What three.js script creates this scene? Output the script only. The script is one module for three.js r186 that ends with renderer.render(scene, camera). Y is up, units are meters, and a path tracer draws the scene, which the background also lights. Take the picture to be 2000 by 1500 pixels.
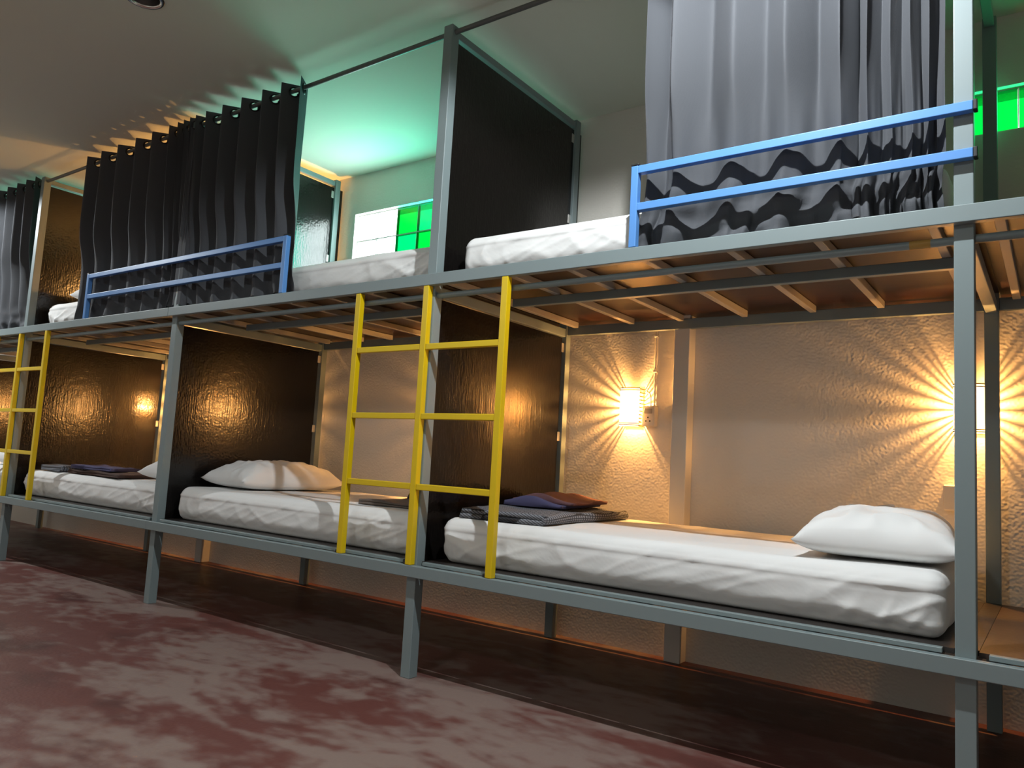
import * as THREE from 'three';
import { RoundedBoxGeometry } from 'three/addons/geometries/RoundedBoxGeometry.js';
import { mergeGeometries, mergeVertices } from 'three/addons/utils/BufferGeometryUtils.js';
import { ImprovedNoise } from 'three/addons/math/ImprovedNoise.js';
import { RectAreaLightUniformsLib } from 'three/addons/lights/RectAreaLightUniformsLib.js';

RectAreaLightUniformsLib.init();
const scene = new THREE.Scene();
const renderer = new THREE.WebGLRenderer({ antialias: true });
renderer.toneMapping = THREE.LinearToneMapping;
renderer.toneMappingExposure = 1.14;
renderer.shadowMap.enabled = true;

// ---------------------------------------------------------------- camera
const camera = new THREE.PerspectiveCamera(2 * Math.atan(750 / 1488.4) * 180 / Math.PI, 4 / 3, 0.05, 60);
camera.position.set(2.2063, 0.9128, 2.4223);
camera.rotation.set(0.1012, 0.6238, 0.0561, 'YXZ');
scene.add(camera);

// ---------------------------------------------------------------- light that comes from outdoors, and lamp strengths
scene.background = new THREE.Color(6.2, 6.5, 6.4);            // bright overcast sky, seen only through the glass blocks
const WALL = -1.187, CEIL = 2.89;
function daylight(name, color, intensity, w, h, x, y) {       // the light a stretch of glass blocks lets in, just inside its inner face
  const l = new THREE.RectAreaLight(color, intensity, w, h);
  l.name = name; l.position.set(x, y, WALL - 0.026); l.lookAt(x, y, 5); scene.add(l);
}
daylight('window_daylight', new THREE.Color(0.82, 1, 1), 11.0, 0.38, 0.38, -1.658, 2.41);
daylight('window_daylight_green', new THREE.Color(0.02, 1, 0.72), 14.0, 0.38, 0.38, -1.276, 2.41);
daylight('window_daylight', new THREE.Color(0.82, 1, 1), 11.0, 0.38, 0.38, -5.658, 2.41);
daylight('window_daylight_green', new THREE.Color(0.02, 1, 0.72), 14.0, 0.38, 0.38, -5.276, 2.41);
daylight('window_daylight_green_single_row', new THREE.Color(0.03, 1, 0.35), 3.0, 0.76, 0.19, 2.285, 2.485);
const DOWN = 13, DOWN_BACK = 4.5, DOWN_COLOR = new THREE.Color(0.93, 0.98, 1.0);       // lit ceiling downlights
const SCONCE = 2.3, BARE = 2.6, SCONCE_COLOR = new THREE.Color(1.0, 0.47, 0.13); // warm wall sconces

// ---------------------------------------------------------------- helpers
const noise = new ImprovedNoise();
const N = (x, y, z = 0) => noise.noise(x + 31.7, y + 17.3, z + 5.1);
const fbm = (x, y, z = 0, o = 4) => { let s = 0, a = 0.5; for (let i = 0; i < o; i++) { s += a * N(x, y, z + i * 7.7); x *= 2.03; y *= 2.03; a *= 0.5; } return s; };
const smooth = (a, b, x) => { const t = Math.min(1, Math.max(0, (x - a) / (b - a))); return t * t * (3 - 2 * t); };
const lerp = (a, b, t) => a + (b - a) * t;
let seed = 7;
const rnd = () => { seed = (seed * 1664525 + 1013904223) >>> 0; return seed / 4294967296; };

const taken = new Map();
function numbered(name) { const n = taken.get(name) ?? 0; taken.set(name, n + 1); return n ? `${name}_${String(n).padStart(3, '0')}` : name; }
function shadowed(m) { m.castShadow = true; m.receiveShadow = true; return m; }
function part(name, geometry, material, parent) { const m = shadowed(new THREE.Mesh(geometry, material)); m.name = name; parent.add(m); return m; }
function group(name, label, category, x = 0, y = 0, z = 0, set) {
  const g = new THREE.Group(); g.name = numbered(name); g.position.set(x, y, z); scene.add(g);
  g.userData = { label, category }; if (set) g.userData.group = set; return g;
}
function thing(name, label, category, geometry, material, x = 0, y = 0, z = 0, set) {
  const m = shadowed(new THREE.Mesh(geometry, material)); m.name = numbered(name); m.position.set(x, y, z); scene.add(m);
  m.userData = { label, category }; if (set) m.userData.group = set; return m;
}
function struct(name, label, category, geometry, material) {
  const m = shadowed(new THREE.Mesh(geometry, material)); m.name = name; scene.add(m); m.userData = { kind: 'structure', label, category }; return m;
}
function bar(x0, x1, y0, y1, z0, z1, r = 0.003) {              // box between limits with softened edges
  const w = x1 - x0, h = y1 - y0, d = z1 - z0;
  const g = new RoundedBoxGeometry(w, h, d, 2, Math.min(r, w * 0.45, h * 0.45, d * 0.45));
  g.translate((x0 + x1) / 2, (y0 + y1) / 2, (z0 + z1) / 2); return g;
}
function metreUV(g, s = 1) {                                   // uv in metres from the dominant axis of the normal
  const q = g.index ? g.toNonIndexed() : g, p = q.attributes.position, n = q.attributes.normal, uv = new Float32Array(p.count * 2);
  for (let i = 0; i < p.count; i += 3) {
    const a = Math.abs(n.getX(i)), b = Math.abs(n.getY(i)), c = Math.abs(n.getZ(i));
    for (let k = i; k < i + 3; k++) {
      const x = p.getX(k), y = p.getY(k), z = p.getZ(k);
      const [u, v] = a >= b && a >= c ? [z, y] : b >= c ? [x, z] : [x, y];
      uv[2 * k] = u * s; uv[2 * k + 1] = v * s;
    }
  }
  q.setAttribute('uv', new THREE.BufferAttribute(uv, 2)); return q;
}
function box(x0, x1, y0, y1, z0, z1, s = 1) {
  const g = new THREE.BoxGeometry(x1 - x0, y1 - y0, z1 - z0); g.translate((x0 + x1) / 2, (y0 + y1) / 2, (z0 + z1) / 2); return metreUV(g, s);
}
function rodX(x0, x1, y, z, r, n = 16) { const g = new THREE.CylinderGeometry(r, r, x1 - x0, n); g.rotateZ(Math.PI / 2); g.translate((x0 + x1) / 2, y, z); return g; }

// textures -------------------------------------------------------
function tiled(size, period, f) {                              // f(x, y, wrapped noise) over a tile that repeats without a seam
  const d = new Uint8Array(size * size * 4);
  const tn = (u, v, k, z) => {                                 // periodic noise with k cells a tile
    const x = u * k, y = v * k, bx = u, by = v;
    const a = N(x, y, z), b = N(x - k, y, z), c = N(x, y - k, z), e = N(x - k, y - k, z);
    return lerp(lerp(a, b, bx), lerp(c, e, bx), by);
  };
  for (let j = 0; j < size; j++) for (let i = 0; i < size; i++) {
    const c = f(i / size, j / size, tn), o = (j * size + i) * 4;
    for (let k = 0; k < 3; k++) d[o + k] = Math.max(0, Math.min(255, Math.round(255 * (Array.isArray(c) ? c[k] : c))));
    d[o + 3] = 255;
  }
  const t = new THREE.DataTexture(d, size, size, THREE.RGBAFormat); t.wrapS = t.wrapT = THREE.RepeatWrapping;
  t.magFilter = THREE.LinearFilter; t.minFilter = THREE.LinearMipmapLinearFilter; t.generateMipmaps = true; t.repeat.set(1 / period, 1 / period); t.needsUpdate = true; return t;
}
const plasterBump = tiled(512, 0.8, (u, v, n) => 0.5 + 0.5 * n(u, v, 70, 1) + 0.3 * n(u, v, 34, 2) + 0.2 * n(u, v, 6, 3));
const brushBump = tiled(512, 0.9, (u, v, n) => {              // brushed paint on plywood: long upright strokes with small ripples
  return 0.5 + 0.34 * n(u, v, 64, 4) + 0.20 * N(u * 150, Math.sin(v * 6.283) * 2.4, 9) + 0.36 * n(u, v, 20, 5);
});
const floorColor = (() => {
  const S = 1024, d = new Uint8Array(S * S * 4), P = 7.2;
  const red = [0.155, 0.054, 0.045], dark = [0.095, 0.034, 0.029], grey = [0.270, 0.190, 0.165];
  const g = (c) => 255 * (c <= 0.0031308 ? 12.92 * c : 1.055 * Math.pow(c, 1 / 2.4) - 0.055);
  for (let j = 0; j < S; j++) for (let i = 0; i < S; i++) {
    const x = i / S * P, y = j / S * P;
    const w = fbm(x * 1.3, y * 1.3, 2, 3);
    const trowel = fbm(x * 1.2 + w * 1.4, y * 3.4 + w * 2.0, 11, 5), cloud = fbm(x * 0.9, y * 1.3, 21, 4), fine = fbm(x * 9, y * 14, 3, 4);
    let t = smooth(-0.16, 0.34, trowel + 0.55 * cloud + 0.5 * fine);
    const k = smooth(0.05, 0.4, fbm(x * 2.1, y * 2.6, 44, 4) - 0.2 * trowel);
    const o = (j * S + i) * 4;
    for (let c = 0; c < 3; c++) d[o + c] = g(lerp(lerp(red[c], dark[c], k), grey[c], t));
    d[o + 3] = 255;
  }
  const t = new THREE.DataTexture(d, S, S, THREE.RGBAFormat); t.colorSpace = THREE.SRGBColorSpace; t.wrapS = t.wrapT = THREE.MirroredRepeatWrapping;
  t.magFilter = THREE.LinearFilter; t.repeat.set(1 / P, 1 / P); t.needsUpdate = true; return t;
})();
const plyColor = tiled(512, 1.2, (u, v, n) => { const s = N(u * 3, v * 60, 3) * 0.5 + n(u, v, 5, 8) * 0.9 + n(u, v, 30, 2) * 0.25; return [0.40 + 0.16 * s, 0.235 + 0.11 * s, 0.135 + 0.07 * s]; });
plyColor.colorSpace = THREE.SRGBColorSpace;
const sheetBump = tiled(512, 0.6, (u, v, n) => 0.5 + 0.35 * n(u, v, 9, 12) + 0.3 * (1 - 2 * Math.abs(n(u, v, 5, 2))) + 0.12 * n(u, v, 40, 6));
const clothBump = tiled(256, 0.05, (u, v, n) => 0.5 + 0.22 * Math.sin(u * 6.2832 * 26) + 0.22 * Math.sin(v * 6.2832 * 26) + 0.2 * n(u, v, 12, 3));
function checks(base, line, pale, lines, period) {
  const t = tiled(256, period, (u, v, n) => {
    const a = Math.abs(((u * lines) % 1) - 0.5), b = Math.abs(((v * lines) % 1) - 0.5), k = (a < 0.14 ? 1 : 0) + (b < 0.14 ? 1 : 0);
    const w = 1 + 0.2 * n(u, v, 30, 4); return (k === 2 ? pale : k ? line : base).map((c) => c * w);
  }); t.colorSpace = THREE.SRGBColorSpace; return t;
}

// materials ------------------------------------------------------
const lin = (r, g, b) => new THREE.Color().setRGB(r, g, b);
const std = (o) => new THREE.MeshStandardMaterial(o), phys = (o) => new THREE.MeshPhysicalMaterial(o);
const M = {
  wall: std({ color: lin(0.74, 0.70, 0.64), roughness: 0.75, bumpMap: plasterBump, bumpScale: 0.0014 }),
  plain: std({ color: lin(0.74, 0.70, 0.64), roughness: 0.8 }),
  ceiling: std({ color: lin(0.70, 0.73, 0.63), roughness: 0.85 }),
  floor: std({ map: floorColor, roughness: 0.42, bumpMap: plasterBump, bumpScale: 0.0006 }),
  frame: std({ color: lin(0.205, 0.255, 0.262), roughness: 0.42 }),
  slat: std({ color: lin(0.33, 0.31, 0.28), roughness: 0.5 }),
  panel: phys({ color: lin(0.0060, 0.0048, 0.0044), roughness: 0.20, ior: 1.5, bumpMap: brushBump, bumpScale: 0.0013 }),
  board: std({ color: lin(0.030, 0.025, 0.023), roughness: 0.35, bumpMap: brushBump, bumpScale: 0.0008 }),
  bareBoard: std({ color: lin(0.045, 0.025, 0.017), roughness: 0.4, bumpMap: brushBump, bumpScale: 0.0008 }),
  ply: std({ color: lin(0.19, 0.18, 0.20), map: plyColor, roughness: 0.32 }),
  rod: std({ color: lin(0.12, 0.13, 0.125), roughness: 0.4, metalness: 0.3 }),
  yellow: std({ color: lin(0.72, 0.50, 0.004), roughness: 0.35 }),
  blue: std({ color: lin(0.10, 0.27, 0.62), roughness: 0.35 }),
  black: std({ color: lin(0.012, 0.012, 0.013), roughness: 0.5 }),
  steel: std({ color: lin(0.62, 0.60, 0.57), roughness: 0.35, metalness: 0.6 }),
  chrome: std({ color: lin(0.75, 0.72, 0.68), roughness: 0.18, metalness: 1 }),
  can: std({ color: lin(0.45, 0.43, 0.42), roughness: 0.3, metalness: 1 }),
  ring: std({ color: lin(0.03, 0.03, 0.032), roughness: 0.3, metalness: 0.7 }),
  sheet: std({ color: lin(0.80, 0.80, 0.79), roughness: 0.85, bumpMap: sheetBump, bumpScale: 0.002 }),
  curtain: phys({ color: lin(0.058, 0.062, 0.071), roughness: 0.8, sheen: 0.25, sheenRoughness: 0.5, sheenColor: lin(0.5, 0.5, 0.55), side: THREE.DoubleSide, bumpMap: clothBump, bumpScale: 0.0004 }),
  socket: std({ color: lin(0.72, 0.66, 0.58), roughness: 0.45 }),
  switchGrey: std({ color: lin(0.40, 0.37, 0.34), roughness: 0.45 }),
  mortar: std({ color: lin(0.45, 0.46, 0.44), roughness: 0.9 }),
  tape: std({ color: lin(0.42, 0.24, 0.05), roughness: 0.6 }),
  towelGrey: std({ map: checks([0.50, 0.51, 0.54], [0.10, 0.10, 0.12], [0.24, 0.24, 0.25], 3, 0.06), roughness: 0.95 }),
  towelMaroon: std({ color: lin(0.135, 0.062, 0.066), roughness: 0.95 }),
  towelBlue: std({ color: lin(0.075, 0.070, 0.150), roughness: 0.95 }),
  towelBrown: std({ map: checks([0.30, 0.22, 0.19], [0.22, 0.15, 0.13], [0.42, 0.34, 0.30], 4, 0.06), roughness: 0.95 }),
  towelTaupe: std({ color: lin(0.130, 0.100, 0.085), roughness: 0.95 }),
  towelBlack: std({ color: lin(0.022, 0.020, 0.028), roughness: 0.95 }),
  glassClear: phys({ color: lin(0.97, 1, 1), transmission: 1, thickness: 0, roughness: 0.12, ior: 1.5 }),
  glassGreen: phys({ color: lin(0.0, 0.42, 0.11), transmission: 1, thickness: 0, roughness: 0.12, ior: 1.5 }),
  glassGreenPale: phys({ color: lin(0.0, 0.46, 0.20), transmission: 1, thickness: 0, roughness: 0.12, ior: 1.5 }),
  shade: phys({ color: lin(0.95, 0.85, 0.62), transmission: 0.5, thickness: 0, roughness: 1, emissive: lin(1.0, 0.66, 0.30), emissiveIntensity: 5, side: THREE.DoubleSide }),
  shadeBand: std({ color: lin(0.22, 0.13, 0.04), roughness: 0.8 }),
  shadeWood: std({ color: lin(0.55, 0.38, 0.16), roughness: 0.7 }),
  bulb: std({ color: lin(1, 0.9, 0.7), emissive: lin(1, 0.65, 0.28), emissiveIntensity: 12 }),
  bulbCool: std({ color: lin(1, 1, 1), emissive: lin(0.93, 0.98, 1), emissiveIntensity: 8 }),
  bulbOff: std({ color: lin(0.35, 0.34, 0.33), roughness: 0.3 }),
};

// ---------------------------------------------------------------- the room
const XL = -7.6, XR = 5.4, ZF = 4.6;
struct('floor', 'mottled red-brown polished concrete floor', 'floor', box(XL, XR, -0.12, 0, WALL - 0.15, ZF), M.floor);
{
  const s = new THREE.Shape([[XL, -0.12], [XR, -0.12], [XR, CEIL + 0.12], [XL, CEIL + 0.12]].map(([x, y]) => new THREE.Vector2(x, y)));
  for (const [x0, x1, y0, y1] of [[-1.849, -1.085, 2.219, 2.601], [1.903, 2.667, 2.389, 2.581], [-5.849, -5.085, 2.219, 2.601]]) s.holes.push(new THREE.Path([[x0, y0], [x0, y1], [x1, y1], [x1, y0]].map(([x, y]) => new THREE.Vector2(x, y))));
  const g = new THREE.ExtrudeGeometry(s, { depth: 0.15, bevelEnabled: false }); g.translate(0, 0, WALL - 0.15);
  struct('wall_back', 'off-white rough plastered wall behind the bunks', 'wall', g, M.wall);
}
struct('wall_left', 'off-white plain wall closing the far end of the room', 'wall', box(XL - 0.15, XL, -0.12, CEIL + 0.12, WALL - 0.15, ZF), M.plain);
struct('wall_right', 'off-white plain wall closing the near end of the room', 'wall', box(XR, XR + 0.15, -0.12, CEIL + 0.12, WALL - 0.15, ZF), M.plain);
struct('wall_front', 'off-white plain wall facing the bunks', 'wall', box(XL - 0.15, XR + 0.15, -0.12, CEIL + 0.12, ZF, ZF + 0.15), M.plain);
const LIT = [[1.46, 0.82], [-5.0, 0.82]], BACK = [[0.9, 3.3], [-2.6, 3.3]], UNLIT = [[-1.104, 0.815]];
{
  const s = new THREE.Shape([[XL, WALL - 0.15], [XR, WALL - 0.15], [XR, ZF], [XL, ZF]].map(([x, y]) => new THREE.Vector2(x, -y)).reverse());
  for (const [x, z] of [...LIT, ...BACK, ...UNLIT]) { const h = new THREE.Path(); h.absarc(x, -z, 0.07, 0, Math.PI * 2, true); s.holes.push(h); }
  const g = new THREE.ExtrudeGeometry(s, { depth: 0.12, bevelEnabled: false, curveSegments: 24 }); g.rotateX(-Math.PI / 2); g.translate(0, CEIL, 0);
  struct('ceiling', 'smooth white painted ceiling', 'ceiling', g, M.ceiling);
}
struct('trim_1', 'narrow plastered pilaster beside the sconce and socket box', 'pilaster', bar(0.65, 0.732, 0, CEIL, WALL, WALL + 0.077, 0.004), M.plain);
struct('trim_2', 'narrow plastered pilaster behind the far lower bunk', 'pilaster', bar(-3.30, -3.218, 0, CEIL, WALL, WALL + 0.077, 0.004), M.plain);

function windowOf(name, label, x0, y0, cols, rows, kinds) {    // glass blocks in mortar
  const g = new THREE.Group(); g.name = name; scene.add(g); g.userData = { kind: 'structure', label, category: 'window' };
  const P = 0.191, B = new RoundedBoxGeometry(0.1865, 0.1865, 0.026, 3, 0.005);
  for (let c = 0; c < cols; c++) for (let r = 0; r < rows; r++) {
    const b = part('glass_block', B, kinds(c, r), g); b.position.set(x0 + (c + 0.5) * P, y0 + (r + 0.5) * P, WALL - 0.046);
  }
  const W = cols * P, H = rows * P;
  for (let c = 0; c <= cols; c++) part('mortar_joint', box(x0 + c * P - 0.0014, x0 + c * P + 0.0014, y0, y0 + H, WALL - 0.060, WALL - 0.036), M.mortar, g);
  for (let r = 0; r <= rows; r++) for (let c = 0; c < cols; c++) part('mortar_joint', box(x0 + c * P + 0.0036, x0 + (c + 1) * P - 0.0036, y0 + r * P - 0.0035, y0 + r * P + 0.0035, WALL - 0.060, WALL - 0.036), M.mortar, g);
}
windowOf('window_1', 'glass block window with clear blocks beside green blocks, two rows', -1.849, 2.219, 4, 2, (c, r) => c < 2 ? M.glassClear : (c + r) % 2 ? M.glassGreen : M.glassGreenPale);
windowOf('window_3', 'glass block window of clear and green blocks behind the far grey curtain', -5.849, 2.219, 4, 2, (c, r) => c < 2 ? M.glassClear : (c + r) % 2 ? M.glassGreen : M.glassGreenPale);
windowOf('window_2', 'single row of green glass blocks above the empty upper bunk', 1.903, 2.389, 4, 1, () => M.glassGreen);

function downlight(x, z, lit, label, power = DOWN, soft = 1.1) {
  const g = group('ceiling_downlight', label, 'downlight', x, CEIL, z);
  const v = (a) => a.map(([r, y]) => new THREE.Vector2(r, y));
  part('trim_ring', new THREE.LatheGeometry(v([[0.066, 0.004], [0.066, -0.003], [0.072, -0.008], [0.080, -0.008], [0.086, -0.004], [0.087, 0]]), 48), M.chrome, g);
  part('recess_can', new THREE.LatheGeometry(v([[0.066, 0.002], [0.062, 0.05], [0.055, 0.1], [0.001, 0.1]]), 40), lit ? M.chrome : M.can, g);
  part('bulb', new THREE.LatheGeometry(v(lit ? [[0.001, -0.022], [0.02, -0.018], [0.03, -0.004], [0.03, 0.01], [0.02, 0.05], [0.018, 0.099]] : [[0.001, 0.028], [0.02, 0.03], [0.03, 0.04], [0.03, 0.05], [0.02, 0.07], [0.018, 0.099]]), 32), lit ? M.bulbCool : M.bulbOff, g);
  if (lit) {
    const s = new THREE.SpotLight(DOWN_COLOR, power, 0, 1.45, 0.12, 2); s.name = 'downlight_beam'; s.position.set(0, -0.012, 0); s.castShadow = true; s.shadow.radius = soft;
    s.target.position.set(0, -3, 0); g.add(s, s.target);
  }
}
downlight(...LIT[0], true, 'lit ceiling downlight in front of the grey curtain with the light blue rail');
downlight(...LIT[1], true, 'lit ceiling downlight at the far end of the bunks');
downlight(...BACK[0], true, 'lit ceiling downlight of the second row, facing the ladder bunk', DOWN_BACK, 6);
downlight(...BACK[1], true, 'lit ceiling downlight of the second row, facing the far bunks', DOWN_BACK, 6);
downlight(...UNLIT[0], false, 'unlit recessed ceiling downlight with a chrome ring');

// ---------------------------------------------------------------- bunk frames
const PX = [-6, -4, -2, 0, 2, 4], H = 0.025, REAR = -1.095;
const YL0 = 0.413, YL1 = 0.461, YU0 = 1.647, YU1 = 1.698, TOP = 2.852, ROD = 2.822;
const SL = [0.085, 0.42, 0.69, 1.01, 1.32, 1.60, 1.92];
function postLine(f, x, panels) {
  for (const [z0, z1] of [[-0.05, 0], [REAR - 0.045, REAR]]) part('post', bar(x - H, x + H, 0, TOP, z0, z1, 0.003), M.frame, f);
  for (const y of [YL0, YU0 - 0.04]) part('cross_beam', bar(x - 0.02, x + 0.02, y, y + 0.045, REAR, -0.05), M.frame, f);
  part('top_rail', bar(x - 0.018, x + 0.018, TOP - 0.045, TOP - 0.012, REAR, -0.05), M.frame, f);
  if (panels) for (const [y0, y1] of [[YL1 + 0.012, YU0 - 0.045], [YU1 + 0.004, TOP - 0.060]]) {
    const p = part('partition_panel', box(x - 0.009, x + 0.009, y0, y1, y0 > 1 ? WALL + 0.012 : REAR + 0.016, -0.053), M.panel, f);
    for (const t of [0.06, 0.5, 0.93]) { const y = lerp(y0, y1, t); part('bracket', bar(x + 0.004, x + 0.012, y, y + 0.05, REAR - 0.002, REAR + 0.022, 0.002), M.steel, p); }
  }
}
function bay(f, x, bare) {
  const a = x + H, b = x + 2 - H;
  part('curtain_rod', rodX(a + 0.001, b - 0.001, ROD, -0.025, 0.0115), M.rod, f);
  part('curtain_rod', rodX(a + 0.001, b - 0.001, 1.61, -0.025, 0.0125), M.frame, f);
  for (const [y0, y1] of [[YL0, YL1], [YU0 - 0.03, YU1 - 0.03]]) part('rear_beam', bar(a + 0.001, b - 0.001, y0, y1, REAR - 0.04, REAR - 0.01), M.frame, f);
  for (const s of SL) for (const up of [1, 0]) part('slat', bar(x + s - 0.014, x + s + 0.014, up ? YU1 - 0.044 : YL1 - 0.03, up ? YU1 - 0.014 : YL1 - 0.001, REAR, -0.001), up ? M.slat : M.frame, f);
  part('middle_beam', bar(x + 0.18, x + 2 - 0.03, YU1 - 0.082, YU1 - 0.045, -0.39, -0.36), M.frame, f);
  part('bed_board', box(a + 0.004, b - 0.004, YL1, YL1 + 0.014, REAR, -0.029), bare ? M.bareBoard : M.board, f);
  part('bed_board', box(a + 0.004, b - 0.004, YU1 - 0.013, YU1 + 0.001, WALL + 0.003, -0.029), M.ply, f);
  for (const [y, t] of [[YL1 + 0.001, 0.014], [YU1 + 0.001, 0.006]]) part('board_edge', bar(a + 0.028, b - 0.03, y, y + t, -0.028, -0.002, 0.002), M.frame, f);
}
function beams(f, x0, x1) { for (const [y0, y1] of [[YL0, YL1], [YU0, YU1]]) part('front_beam', bar(x0, x1, y0, y1, 0, 0.03, 0.003), M.frame, f); }
{
  const f = group('bunk_frame', 'grey steel two-tier bunk frame at the far end, past the beam joint', 'bunk bed', -4, 0, 0); f.position.set(0, 0, 0);
  for (const i of [0, 1]) { postLine(f, PX[i], true); bay(f, PX[i], false); }
  beams(f, -6.03, -2.0265);
  const g = group('bunk_frame', 'grey steel two-tier bunk frame with a bare board bunk at its near end', 'bunk bed', 0, 0, 0);
  for (const i of [2, 3, 4, 5]) postLine(g, PX[i], i < 4);
  for (const i of [2, 3, 4]) bay(g, PX[i], i === 4);
  beams(g, -2.0255, 4.03);
  part('bed_board', box(1.972, 2.028, YL1 + 0.0005, YL1 + 0.0145, REAR, -0.053), M.board, g);
  part('bed_board', box(1.972, 2.028, YU1 - 0.0125, YU1 + 0.0015, REAR, -0.053), M.ply, g);
  part('tape_band', rodX(1.86, 1.915, 1.61, -0.025, 0.0132), M.tape, g);
}

// ladders: three uprights, two rungs side by side at each height
function ladder(x, label) {
  const g = group('ladder', label, 'ladder', x, 0, 0.015, 'yellow ladders');
  for (const s of [-0.42, 0, 0.42]) {
    part('upright', bar(s - 0.0155, s + 0.0155, YL1 + 0.0005, YU0 - 0.0005, -0.0145, 0.0145, 0.003), M.yellow, g);
    part('foot_bolt', bar(s - 0.034, s - 0.0165, YL1 + 0.001, YL1 + 0.014, -0.012, 0.006, 0.003), M.black, g);
  }
  for (const y of [0.785, 1.082, 1.380]) for (const s of [-1, 1]) part('rung', bar(s < 0 ? -0.404 : 0.016, s < 0 ? -0.016 : 0.404, y - 0.013, y + 0.013, -0.0125, 0.0125, 0.003), M.yellow, g);
}
ladder(0, 'double-width yellow steel ladder standing before the checked grey towel');
ladder(-4, 'double-width yellow steel ladder on the far bunk frame');

function guard(x0, x1, ends, label, z = 0.015) {
  const g = group('guard_rail', label, 'guard rail', (x0 + x1) / 2, YU1, z); const c = (x0 + x1) / 2;
  for (const y of [1.985, 1.846]) {
    part('rail', bar(x0 + (ends[0] ? 0.028 : 0) - c, x1 - (ends[1] ? 0.028 : 0) - c, y - 0.0145 - YU1, y + 0.0145 - YU1, -0.0135, 0.0135, 0.003), M.blue, g);
    if (!ends[1]) part('end_cap', bar(x1 - c, x1 + 0.011 - c, y - 0.0155 - YU1, y + 0.0155 - YU1, -0.0145, 0.0145, 0.003), M.black, g);
  }
  for (const [on, x] of [[ends[0], x0], [ends[1], x1 - 0.028]]) if (on) {
    part('upright', bar(x - c, x + 0.028 - c, 0.0005, 2.0 - YU1, -0.0140, 0.0140, 0.003), M.blue, g);
    part('end_cap', bar(x - 0.001 - c, x + 0.029 - c, 2.0 - YU1, 2.008 - YU1, -0.015, 0.015, 0.003), M.black, g);
  }
}
guard(0.962, 2.026, [true, false], 'bright blue guard rail with black end caps on the end post');
guard(-3.07, -0.985, [true, true], 'blue guard rail in front of the pair of dark closed curtains');

// ---------------------------------------------------------------- wall sconces
function shadeGeometry(off, y0, y1) {                          // bowed front of the shade
  const s = new THREE.Shape(), n = 20, P = (r) => Array.from({ length: n + 1 }, (_, i) => { const t = Math.PI * i / n; return new THREE.Vector2((0.053 + r) * Math.cos(t), -(0.068 + (0.018 + r) * Math.sin(t))); });
  const o = P(off + 0.002), i = P(off).reverse(); s.setFromPoints([...o, ...i]);
  const g = new THREE.ExtrudeGeometry(s, { depth: y1 - y0, bevelEnabled: false }); g.rotateX(-Math.PI / 2); g.translate(0, y0, 0); return g;
}
const SG = { shade: shadeGeometry(0, -0.1, 0.1), bands: [[0.086, 0.090], [0.096, 0.1], [-0.086, -0.082], [-0.095, -0.091]].map(([a, b]) => shadeGeometry(0.0022, a, b)) };
function sconce(x, y, label, set) {
  const g = group('wall_sconce', label, 'wall lamp', x, y, WALL, set);
  part('backplate', bar(-0.046, 0.046, -0.098, 0.098, 0.0005, 0.004, 0.001), M.shadeWood, g);
  part('shade', SG.shade, M.shade, g);
  for (const b of SG.bands) part('shade_band', b, M.shadeBand, g);
  const slat = bar(-0.0015, 0.0015, -0.0040, 0.0040, 0, 0.069, 0.001);
  for (const s of [-1, 1]) for (let k = -5; k <= 5; k++) { const m = part('side_slat', slat, M.shadeWood, g); m.position.set(s * 0.0525, k * 0.0188, 0); }
  const bulb = new THREE.SphereGeometry(0.011, 20, 14); bulb.scale(1, 1.7, 1); bulb.translate(0, 0, 0.027); part('bulb', bulb, M.bulb, g);
  part('lamp_holder', bar(-0.008, 0.008, 0.022, 0.06, 0.004, 0.038, 0.004), M.socket, g);
  const l = new THREE.PointLight(SCONCE_COLOR, SCONCE, 0, 2); l.name = 'sconce_light'; l.position.set(0, 0, 0.027); l.castShadow = true; l.shadow.radius = 0.34; g.add(l);
}
sconce(0.412, 1.226, 'glowing wall sconce beside the socket box above the checked towels');
sconce(1.92, 1.226, 'glowing wall sconce above the pillow behind the end post');
sconce(-0.75, 1.226, 'glowing wall sconce hidden behind the dark partition beside the near yellow ladder');
sconce(-2.42, 1.226, 'glowing wall sconce at the pillow end of the far lower bunk');
sconce(-3.62, 1.226, 'glowing wall sconce at the towel end of the far lower bunk');
sconce(-4.75, 1.226, 'glowing wall sconce in the farthest lower bunk');
{
  const g = group('bare_bulb_lamp', 'bare glowing bulb on the wall of the upper bunk behind the closed dark curtain', 'wall lamp', -2.55, 2.235, WALL);
  const base = new THREE.CylinderGeometry(0.035, 0.04, 0.02, 28); base.rotateX(Math.PI / 2); base.translate(0, 0, 0.0105); part('base', base, M.socket, g);
  const neck = new THREE.CylinderGeometry(0.018, 0.02, 0.03, 20); neck.rotateX(Math.PI / 2); neck.translate(0, 0, 0.035); part('lamp_holder', neck, M.socket, g);
  const b = new THREE.SphereGeometry(0.028, 24, 18); b.translate(0, 0, 0.075); part('bulb', b, M.bulb, g);
  const l = new THREE.PointLight(SCONCE_COLOR, BARE, 0, 2); l.name = 'bulb_light'; l.position.set(0, 0, 0.075); l.castShadow = true; l.shadow.radius = 1.2; g.add(l);
}

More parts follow.
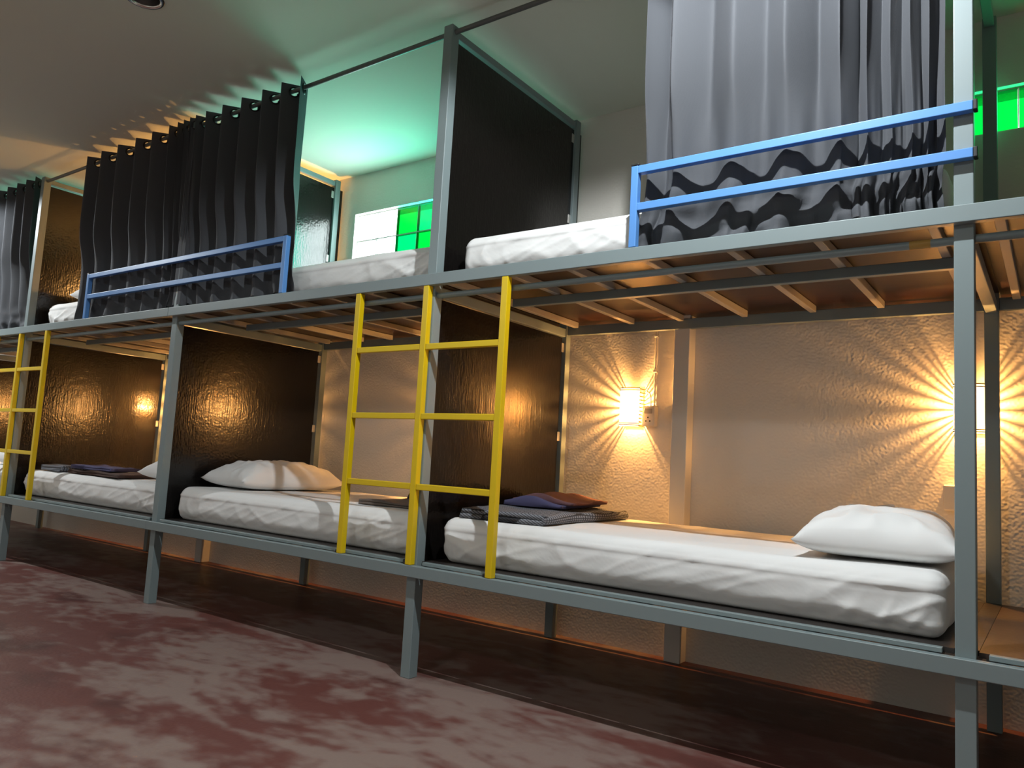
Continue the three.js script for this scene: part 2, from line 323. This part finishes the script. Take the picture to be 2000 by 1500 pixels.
// socket boxes, conduit, cable
function socketBox(x, y, label, face) {
  const g = group('socket_box', label, 'socket', x, y, WALL);
  part('box', bar(-0.036, 0.036, -0.052, 0.052, 0, 0.045, 0.006), M.socket, g);
  if (face) {
    part('switch', bar(-0.022, 0.022, 0.012, 0.038, 0.0445, 0.049, 0.002), M.switchGrey, g);
    for (const [a, b] of [[0, -0.008], [-0.011, -0.026], [0.011, -0.026]]) { const h = new THREE.CylinderGeometry(0.0042, 0.0042, 0.002, 12); h.rotateX(Math.PI / 2); h.translate(a, b, 0.0452); part('socket_hole', h, M.black, g); }
  }
}
socketBox(0.507, 1.183, 'cream socket box with a switch beside the glowing sconce', true);
socketBox(1.862, 0.865, 'cream socket box low on the wall behind the pillow', false);
{
  const g = group('electrical_conduit', 'thin cream conduit running up the wall from the socket box', 'conduit', 0.522, 1.235, WALL);
  const c = new THREE.CylinderGeometry(0.0065, 0.0065, 0.445, 12); c.translate(0, 0.2225, 0.008); part('pipe', c, M.socket, g);
  for (const y of [0.175, 0.36]) part('clip', bar(-0.011, 0.011, y, y + 0.012, 0.0002, 0.017, 0.003), M.socket, g);
  const k = new THREE.CatmullRomCurve3([[0.466, 1.305], [0.478, 1.312], [0.494, 1.303], [0.503, 1.28], [0.505, 1.236]].map(([x, y]) => new THREE.Vector3(x, y, WALL + 0.012)));
  thing('lamp_cable', 'short white cable looping from the sconce to the socket box', 'cable', new THREE.TubeGeometry(k, 30, 0.004, 8), M.socket);
}

// ---------------------------------------------------------------- bedding
function mattressGeometry(L, T, W, k) {
  let g = new THREE.BoxGeometry(L, T, W, 220, 22, 80); g.deleteAttribute('uv'); g.deleteAttribute('normal'); g = mergeVertices(g, 1e-5);
  const p = g.attributes.position, v = new THREE.Vector3(), q = new THREE.Vector3(), r = 0.042, n = new THREE.Vector3();
  for (let i = 0; i < p.count; i++) {
    v.fromBufferAttribute(p, i);
    q.set(Math.max(-L / 2 + r, Math.min(L / 2 - r, v.x)), Math.max(-T / 2 + r, Math.min(T / 2 - r, v.y)), Math.max(-W / 2 + r, Math.min(W / 2 - r, v.z)));
    n.subVectors(v, q); if (n.lengthSq() > 1e-10) { n.normalize(); v.copy(q).addScaledVector(n, r); }
    const side = Math.max(0, 1 - Math.abs(n.y) * 1.2), top = Math.max(0, n.y), h = v.y / T;              // h -0.5 .. 0.5
    const end = smooth(0.42, 0.02, Math.min(L / 2 - Math.abs(v.x), 0.5));                                // near an end
    let d = 0;
    const a = v.x * 7 + v.z * 9 + k * 13;
    const f1 = 1 - 2 * Math.abs(N(a * 0.55 + v.y * 9, v.y * 4 - v.x * 2, k)), f2 = 1 - 2 * Math.abs(N(a * 0.9 - v.y * 16, v.y * 6, k + 3));
    d += side * (0.010 * Math.cos(Math.PI * h) + 0.011 * Math.max(0, f1) ** 2 * (0.4 + 0.6 * end) + 0.008 * Math.max(0, f2) ** 3 * (0.3 + 0.7 * end));
    d += side * (0.0035 * Math.exp(-(((h - 0.27) / 0.025) ** 2)) - 0.0015 * Math.exp(-(((h - 0.19) / 0.03) ** 2)));                                          // ridge where the top seam runs
    d += side * smooth(-0.15, -0.48, h) * (-0.016 + 0.010 * N(v.x * 26 + v.z * 26, k, h * 3) * (0.5 + end));  // gathered and tucked under
    d += top * (0.004 * N(v.x * 2.2, v.z * 3.1, k) + 0.003 * Math.max(0, 1 - 3 * Math.abs(N(v.x * 2.5 + v.z * 1.5, v.z * 2.5, k + 9))));
    const gather = Math.pow(0.5 + 0.5 * Math.sin(Math.abs(v.x) * 62 - v.y * 26 + v.z * 20 + 5 * N(v.x * 5, v.y * 6, k + 6)), 4);
    d += side * smooth(0.5, 0.12, Math.min(L / 2 - Math.abs(v.x), 0.6)) * smooth(0.30, -0.35, h) * (0.009 * gather - 0.003) * (0.55 + 0.9 * N(v.x * 4, 7, k));
    d *= 1 - 0.65 * Math.abs(n.x);
    v.addScaledVector(n, d); p.setXYZ(i, v.x, v.y, v.z);
  }
  g.computeVertexNormals();
  const uv = new Float32Array(p.count * 2); for (let i = 0; i < p.count; i++) { uv[2 * i] = p.getX(i) + p.getY(i) * 0.6; uv[2 * i + 1] = p.getZ(i) + p.getY(i); }
  g.setAttribute('uv', new THREE.BufferAttribute(uv, 2)); g.translate(0, T / 2, 0); return g;
}
const MG = [1, 2, 3].map((k) => mattressGeometry(1.865, 0.185, 0.96, k)), LB = YL1 + 0.0145, UB = YU1 + 0.0015, MZ = -0.572;
const lowerM = (x, k, label) => thing('mattress', label, 'mattress', MG[k], M.sheet, x, LB, MZ);
lowerM(1.01, 0, 'white sheeted mattress on the lower bunk with the checked grey towel');
lowerM(-0.99, 1, 'white sheeted mattress on the lower bunk behind the yellow ladder, pillow at its far end');
lowerM(-2.99, 2, 'white sheeted mattress on the far lower bunk with the long purple towel');
lowerM(-4.99, 0, 'white sheeted mattress on the farthest lower bunk beyond the second ladder');
const upperM = (x, k, label) => thing('mattress', label, 'mattress', MG[k], M.sheet, x, UB, MZ - 0.015);
upperM(1.015, 1, 'white sheeted mattress on the upper bunk behind the light grey curtain');
upperM(-0.985, 2, 'white sheeted mattress on the upper bunk below the glass block window');
upperM(-2.965, 0, 'white sheeted mattress on the upper bunk behind the far closed dark curtain');
upperM(-4.985, 1, 'white sheeted mattress on the farthest upper bunk behind the grey curtain');

function pillowGeometry(a, b, h, k) {
  const n = 44, parts = [];
  for (const up of [1, -1]) {
    const pos = [], idx = [], uv = [];
    for (let j = 0; j <= n; j++) for (let i = 0; i <= n; i++) {
      const u = -1 + 2 * i / n, v = -1 + 2 * j / n;
      const x = a * u * (1 - 0.09 * (1 - v * v)) , z = b * v * (1 - 0.07 * (1 - u * u));
      let t = Math.pow(Math.max(0, (1 - u ** 4)) * Math.max(0, (1 - v ** 4)), 0.62);
      const e = smooth(1, 0.55, Math.max(Math.abs(u), Math.abs(v)));
      const wr = 0.014 * N(x * 9 + k, z * 9, k) + 0.012 * Math.max(0, 1 - 3 * Math.abs(N(x * 7 + z * 5 + k, z * 8 - x * 4, k + 2)));
      const y = up > 0 ? h * 0.74 * t + wr * Math.sqrt(t) : -h * 0.26 * Math.pow(t, 0.6);
      pos.push(x, y + 0.03 * (1 - e) * (1 - t) * 0.3 + h * 0.26, z); uv.push(x, z);
    }
    for (let j = 0; j < n; j++) for (let i = 0; i < n; i++) { const A = j * (n + 1) + i, B = A + 1, C = A + n + 1, D = C + 1; up > 0 ? idx.push(A, C, B, B, C, D) : idx.push(A, B, C, B, D, C); }
    const g = new THREE.BufferGeometry(); g.setAttribute('position', new THREE.Float32BufferAttribute(pos, 3)); g.setAttribute('uv', new THREE.Float32BufferAttribute(uv, 2)); g.setIndex(idx); parts.push(g);
  }
  let g = mergeVertices(mergeGeometries(parts), 1e-5); g.computeVertexNormals(); return g;
}
const PG = [pillowGeometry(0.24, 0.35, 0.155, 1), pillowGeometry(0.24, 0.35, 0.16, 5)];
function pillow(x, y, z, ry, k, label) { const p = thing('pillow', label, 'pillow', PG[k], M.sheet, x, y, z); p.rotation.y = ry; return p; }
const LT = LB + 0.190, UT = UB + 0.190;
pillow(1.715, LT, -0.50, 0.08, 0, 'plump white pillow by the end post on the lower bunk');
pillow(-1.68, LT, -0.56, -0.1, 1, 'white pillow lit orange on one side, on the lower bunk behind the ladder');
pillow(-2.36, LT, -0.55, 0.05, 0, 'white pillow mostly hidden by the post at the end of the long purple towel');
pillow(-3.45, UT + 0.004, -0.5, 0.1, 1, 'white pillow peeking over the upper bunk mattress beside the far blue rail');
pillow(-4.5, LT, -0.5, 0.0, 0, 'white pillow on the farthest lower bunk beyond the second ladder');

// folded cloths: a ribbon folded back on itself, lofted across its width
function foldedCloth(L, W, layers, t, k, hump = 0) {
  const path = [], gap = t * 1.12, R = gap / 2;
  for (let l = 0; l < layers; l++) {
    const y = t / 2 + l * gap, dir = l % 2 ? -1 : 1, n = 22;
    for (let i = 0; i <= n; i++) path.push([dir * (-L / 2 + L * i / n), y, 0, dir]);
    if (l < layers - 1) for (let i = 1; i < 7; i++) { const a = -Math.PI / 2 + Math.PI * i / 7; path.push([dir * (L / 2 + R * Math.cos(a)), y + R + R * Math.sin(a), 0, 0]); }
  }
  const m = path.length, loop = [];
  const nor = path.map((_, i) => { const a = path[Math.max(0, i - 1)], b = path[Math.min(m - 1, i + 1)], dx = b[0] - a[0], dy = b[1] - a[1], l = Math.hypot(dx, dy) || 1; return [-dy / l, dx / l]; });
  for (let i = 0; i < m; i++) loop.push([path[i][0] + nor[i][0] * t / 2, path[i][1] + nor[i][1] * t / 2]);
  for (let i = m - 1; i >= 0; i--) loop.push([path[i][0] - nor[i][0] * t / 2, path[i][1] - nor[i][1] * t / 2]);
  const nz = 26, c = loop.length, pos = [], uv = [], idx = [];
  for (let j = 0; j <= nz; j++) for (let i = 0; i < c; i++) {
    let [x, y] = loop[i], z = -W / 2 + W * j / nz; const top = y / (layers * gap);
    const skew = 0.03 * N(z * 3, k) * (0.4 + top); x += skew; z += 0.02 * N(x * 4, k + 4, top);
    y += Math.max(0, y - 0.001) / (layers * gap) * (0.012 * (N(x * 6 + k, z * 6) + 0.3) + hump * Math.exp(-(((x + 0.02) / (L * 0.28)) ** 2)) * (0.6 + 0.6 * N(z * 4, k)));
    pos.push(x, Math.max(0, y), z); uv.push(x + y * 2, z);
  }
  for (let j = 0; j < nz; j++) for (let i = 0; i < c; i++) { const A = j * c + i, B = j * c + (i + 1) % c, C = A + c, D = B + c; idx.push(A, C, B, B, C, D); }
  for (const j of [0, nz]) for (let i = 0; i < m - 1; i++) { const A = j * c + i, B = A + 1, C = j * c + (c - 1 - i), D = C - 1; j ? idx.push(A, C, B, B, C, D) : idx.push(A, B, C, B, D, C); }
  const g = new THREE.BufferGeometry(); g.setAttribute('position', new THREE.Float32BufferAttribute(pos, 3)); g.setAttribute('uv', new THREE.Float32BufferAttribute(uv, 2)); g.setIndex(idx); g.computeVertexNormals(); return g;
}
function cloth(label, geometry, material, x, y, z, ry) { const m = thing('folded_towel', label, 'towel', geometry, material, x, y, z); m.rotation.y = ry; return m; }
const CT = LT + 0.001;
cloth('folded grey checked towel at the foot of the lower bunk beside the ladder', foldedCloth(0.40, 0.84, 2, 0.018, 3), M.towelGrey, 0.315, CT, -0.55, 0.05);
{
  const g = group('folded_towel', 'crumpled maroon towel with a blue-purple underside on top of the checked towel', 'towel', 0.245, CT + 0.049, -0.69); g.rotation.y = 0.12;
  part('underside', foldedCloth(0.29, 0.46, 1, 0.012, 12, 0.045), M.towelBlue, g);
  const m = part('upper_fold', foldedCloth(0.30, 0.42, 1, 0.012, 12, 0.045), M.towelMaroon, g); m.position.set(0.03, 0.0135, -0.02);
}
cloth('flat taupe folded towel on the lower bunk behind the ladder', foldedCloth(0.36, 0.46, 2, 0.009, 5), M.towelTaupe, -0.42, CT, -0.46, 0.1);
cloth('small black folded cloth on the taupe towel behind the ladder', foldedCloth(0.20, 0.24, 2, 0.012, 9), M.towelBlack, -0.37, CT + 0.032, -0.56, 0.1);
cloth('long brown checked towel on the far lower bunk under the purple towel', foldedCloth(0.70, 0.28, 2, 0.010, 2), M.towelBrown, -3.01, CT, -0.26, -0.02);
cloth('grey folded towel with a rounded edge on the far lower bunk', foldedCloth(0.27, 0.30, 2, 0.016, 6), M.towelGrey, -3.60, CT, -0.26, 0.04);
cloth('purple-blue folded towel lying over the brown checked towel', foldedCloth(0.50, 0.24, 2, 0.010, 11), M.towelBlue, -3.14, CT + 0.030, -0.29, 0.02);

// ---------------------------------------------------------------- curtains
function curtain(label, o) {
  const g = group('curtain', label, 'curtain', 0, 0, 0, 'grey eyelet curtains');
  const { x0, x1, folds } = o, nF = folds.length, tot = folds.reduce((a, f) => a + f[0], 0), starts = []; let acc = 0;
  for (const f of folds) { starts.push(acc / tot); acc += f[0]; } starts.push(1);
  const C = 28 * nF, top = ROD + 0.036, bottom = o.bottom ?? YU1 + 0.010, rows = [];
  for (let y = top; y > ROD - 0.055; y -= 0.0042) rows.push(y);
  const y1 = rows[rows.length - 1]; for (let i = 1; i <= 72; i++) rows.push(lerp(y1, bottom, i / 72));
  const amp = (kf, v) => {                                     // fold depth along the curtain and down it
    const k = Math.max(0, Math.min(nF - 1, kf - 0.5)), i = Math.floor(k), t = k - i, j = Math.min(nF - 1, i + 1);
    const a = lerp(folds[i][1], folds[j][1], smooth(0, 1, t)); return lerp(o.headDepth ?? 0.05, a, smooth(0.0, o.headEnd ?? 0.45, v)) * lerp(1, 0.62, smooth(0.45, 0.82, v));
  };
  const place = (c, y) => {
    const kf = c / 28, i = Math.min(nF - 1, Math.floor(kf)), v = (top - y) / (top - bottom), t = kf - i;
    const s = lerp(starts[i], starts[i + 1], t), ph = 2 * Math.PI * kf + Math.PI * 0.5;
    const A = amp(kf, v), wob = smooth(0.1, 1, v);
    let x = lerp(x0, x1, s) + wob * 0.014 * N(kf * 0.8, v * 2.2, o.k) + 0.006 * Math.sin(2 * ph) * (A / 0.05);
    const mid = lerp(-0.025, -0.046, smooth(0.35, 0.8, v));
    let z = mid + A * Math.sin(ph + wob * 0.5 * N(kf * 0.5, v * 1.6, o.k + 2)) + wob * 0.018 * N(kf * 0.9, v * 3, o.k + 5);
    z += (o.ripple ?? 0) * smooth(0.5, 0.78, v) * (N(kf * 3.1, v * 2.2, o.k + 21) * 1.3 + 0.5 * N(kf * 6.0, v * 4, o.k + 3));
    const low = smooth(o.lowFrom ?? 0.86, 1, v);               // the hem settles on the edge of the bunk
    const cr = N(kf * 1.7, 2.0, o.k + 8), cr2 = N(kf * 3.3, v * 9, o.k + 1);
    z = lerp(z, mid + 0.6 * (z - mid) + (o.puff ?? 0.02) * (0.2 + cr * 1.4), low);
    z += (o.crumple ?? 0.004) * low * (cr2 * 1.6 + N(kf * 1.2 + v * 14, v * 22, o.k) * 1.2);
    x += low * (o.spread ?? 0.03) * (o.wrap ? (o.wrap > 0 ? Math.min(s - 0.5, 0) : Math.max(s - 0.5, 0)) : s - 0.5) * 1.2 + low * 0.02 * cr2 + (o.lean ?? 0) * low;
    const yy = y + low * low * ((o.lift ?? 0.012) * Math.max(0.1, 0.6 + cr * 1.6));
    const soft = smooth(0.5, 0.72, v), c0 = -0.044, span = 0.040;   // between the rail in front and the mattress behind
    z = lerp(z, c0 + span * Math.tanh((z - c0) / span), soft);
    if (o.wrap) {                                              // this edge is drawn across the face of the post
      const w = smooth(0.10, 0.0, o.wrap > 0 ? x1 - x : x - x0), down = smooth(0.58, 0.68, v), over = smooth(0.25, 0.7, w);
      z = lerp(z, lerp(Math.max(z, 0.006 + 0.012 * Math.sin(ph * 2) ** 2), 0.0007, down), lerp(w, over, down)); x = lerp(x, o.wrap > 0 ? Math.min(x, x1) : Math.max(x, x0), 1);
    }
    return [x, yy, z];
  };
  const R = rows.length, pos = new Float32Array(R * (C + 1) * 3), uv = new Float32Array(R * (C + 1) * 2), arc = [0];
  for (let r = 0; r < R; r++) for (let c = 0; c <= C; c++) {
    const p = place(c, rows[r]); pos.set(p, (r * (C + 1) + c) * 3);
    if (r === 0 && c) { const q = place(c - 1, rows[0]); arc.push(arc[c - 1] + Math.hypot(p[0] - q[0], p[2] - q[2])); }
    uv.set([arc[c] ?? 0, rows[r]], (r * (C + 1) + c) * 2);
  }
  const EYE = ROD - 0.0055, eyes = []; for (let h = 0; h < 2 * nF; h++) eyes.push(7 + h * 14);
  const idx = [];
  for (let r = 0; r < R - 1; r++) for (let c = 0; c < C; c++) {
    const yc = (rows[r] + rows[r + 1]) / 2, ac = (arc[c] + arc[c + 1]) / 2;
    if (yc > ROD - 0.04 && eyes.some((e) => Math.hypot(arc[e] - ac, yc - EYE) < 0.0225)) continue;
    const A = r * (C + 1) + c, B = A + 1, D = A + C + 1, E2 = D + 1; idx.push(A, D, B, B, D, E2);
  }
  const geo = new THREE.BufferGeometry(); geo.setAttribute('position', new THREE.BufferAttribute(pos, 3)); geo.setAttribute('uv', new THREE.BufferAttribute(uv, 2)); geo.setIndex(idx); geo.computeVertexNormals();
  part('cloth', geo, M.curtain, g);
  const ringG = new THREE.TorusGeometry(0.0258, 0.0048, 10, 28);
  for (const e of eyes) {
    const a = place(e - 1, EYE), b = place(e + 1, EYE), p = place(e, EYE), m = part('eyelet_ring', ringG, M.ring, g);
    m.position.set(p[0], EYE, p[2]); m.rotation.y = -Math.atan2(b[2] - a[2], b[0] - a[0]);
  }
}
const even = (n, w, a) => Array.from({ length: n }, (_, i) => [w * (0.9 + 0.25 * N(i * 1.7, 3)), a * (0.95 + 0.3 * N(i * 2.3, 8))]);
curtain('light grey eyelet curtain hanging behind the bright blue rail', { x0: 1.0, x1: 1.955, k: 1, headDepth: 0.045, headEnd: 0.16, ripple: 0.016,  lowFrom: 0.76, puff: 0.030, crumple: 0.030, lift: 0.007, spread: 0.03, lean: -0.025,
  folds: [[0.12, 0.05], [0.26, 0.052], [0.2, 0.042], [0.2, 0.055], [0.09, 0.05], [0.075, 0.024], [0.06, 0.020], [0.06, 0.022], [0.05, 0.020]] });
curtain('dark grey closed eyelet curtain between the far blue rail and the open upper bunk', { x0: -1.9985, x1: -0.98, k: 4, wrap: -1, headDepth: 0.055,  lowFrom: 0.9, puff: 0.015, folds: [[0.05, 0.03], [0.09, 0.04], ...even(5, 0.16, 0.052)], spread: 0.05 });
curtain('dark grey closed eyelet curtain touching the orange-lit upper bunk', { x0: -3.26, x1: -2.0015, k: 9, wrap: 1, headDepth: 0.055,  lowFrom: 0.9, puff: 0.02, folds: [...even(5, 0.17, 0.052), [0.07, 0.035], [0.05, 0.03], [0.05, 0.028]], spread: 0.06, lean: -0.02 });
curtain('grey eyelet curtain at the far end beyond the post', { x0: -5.3, x1: -4.06, k: 14, headDepth: 0.055,  lowFrom: 0.82, puff: 0.03, crumple: 0.015, folds: even(7, 0.17, 0.05), spread: 0.02 });

renderer.render(scene, camera);
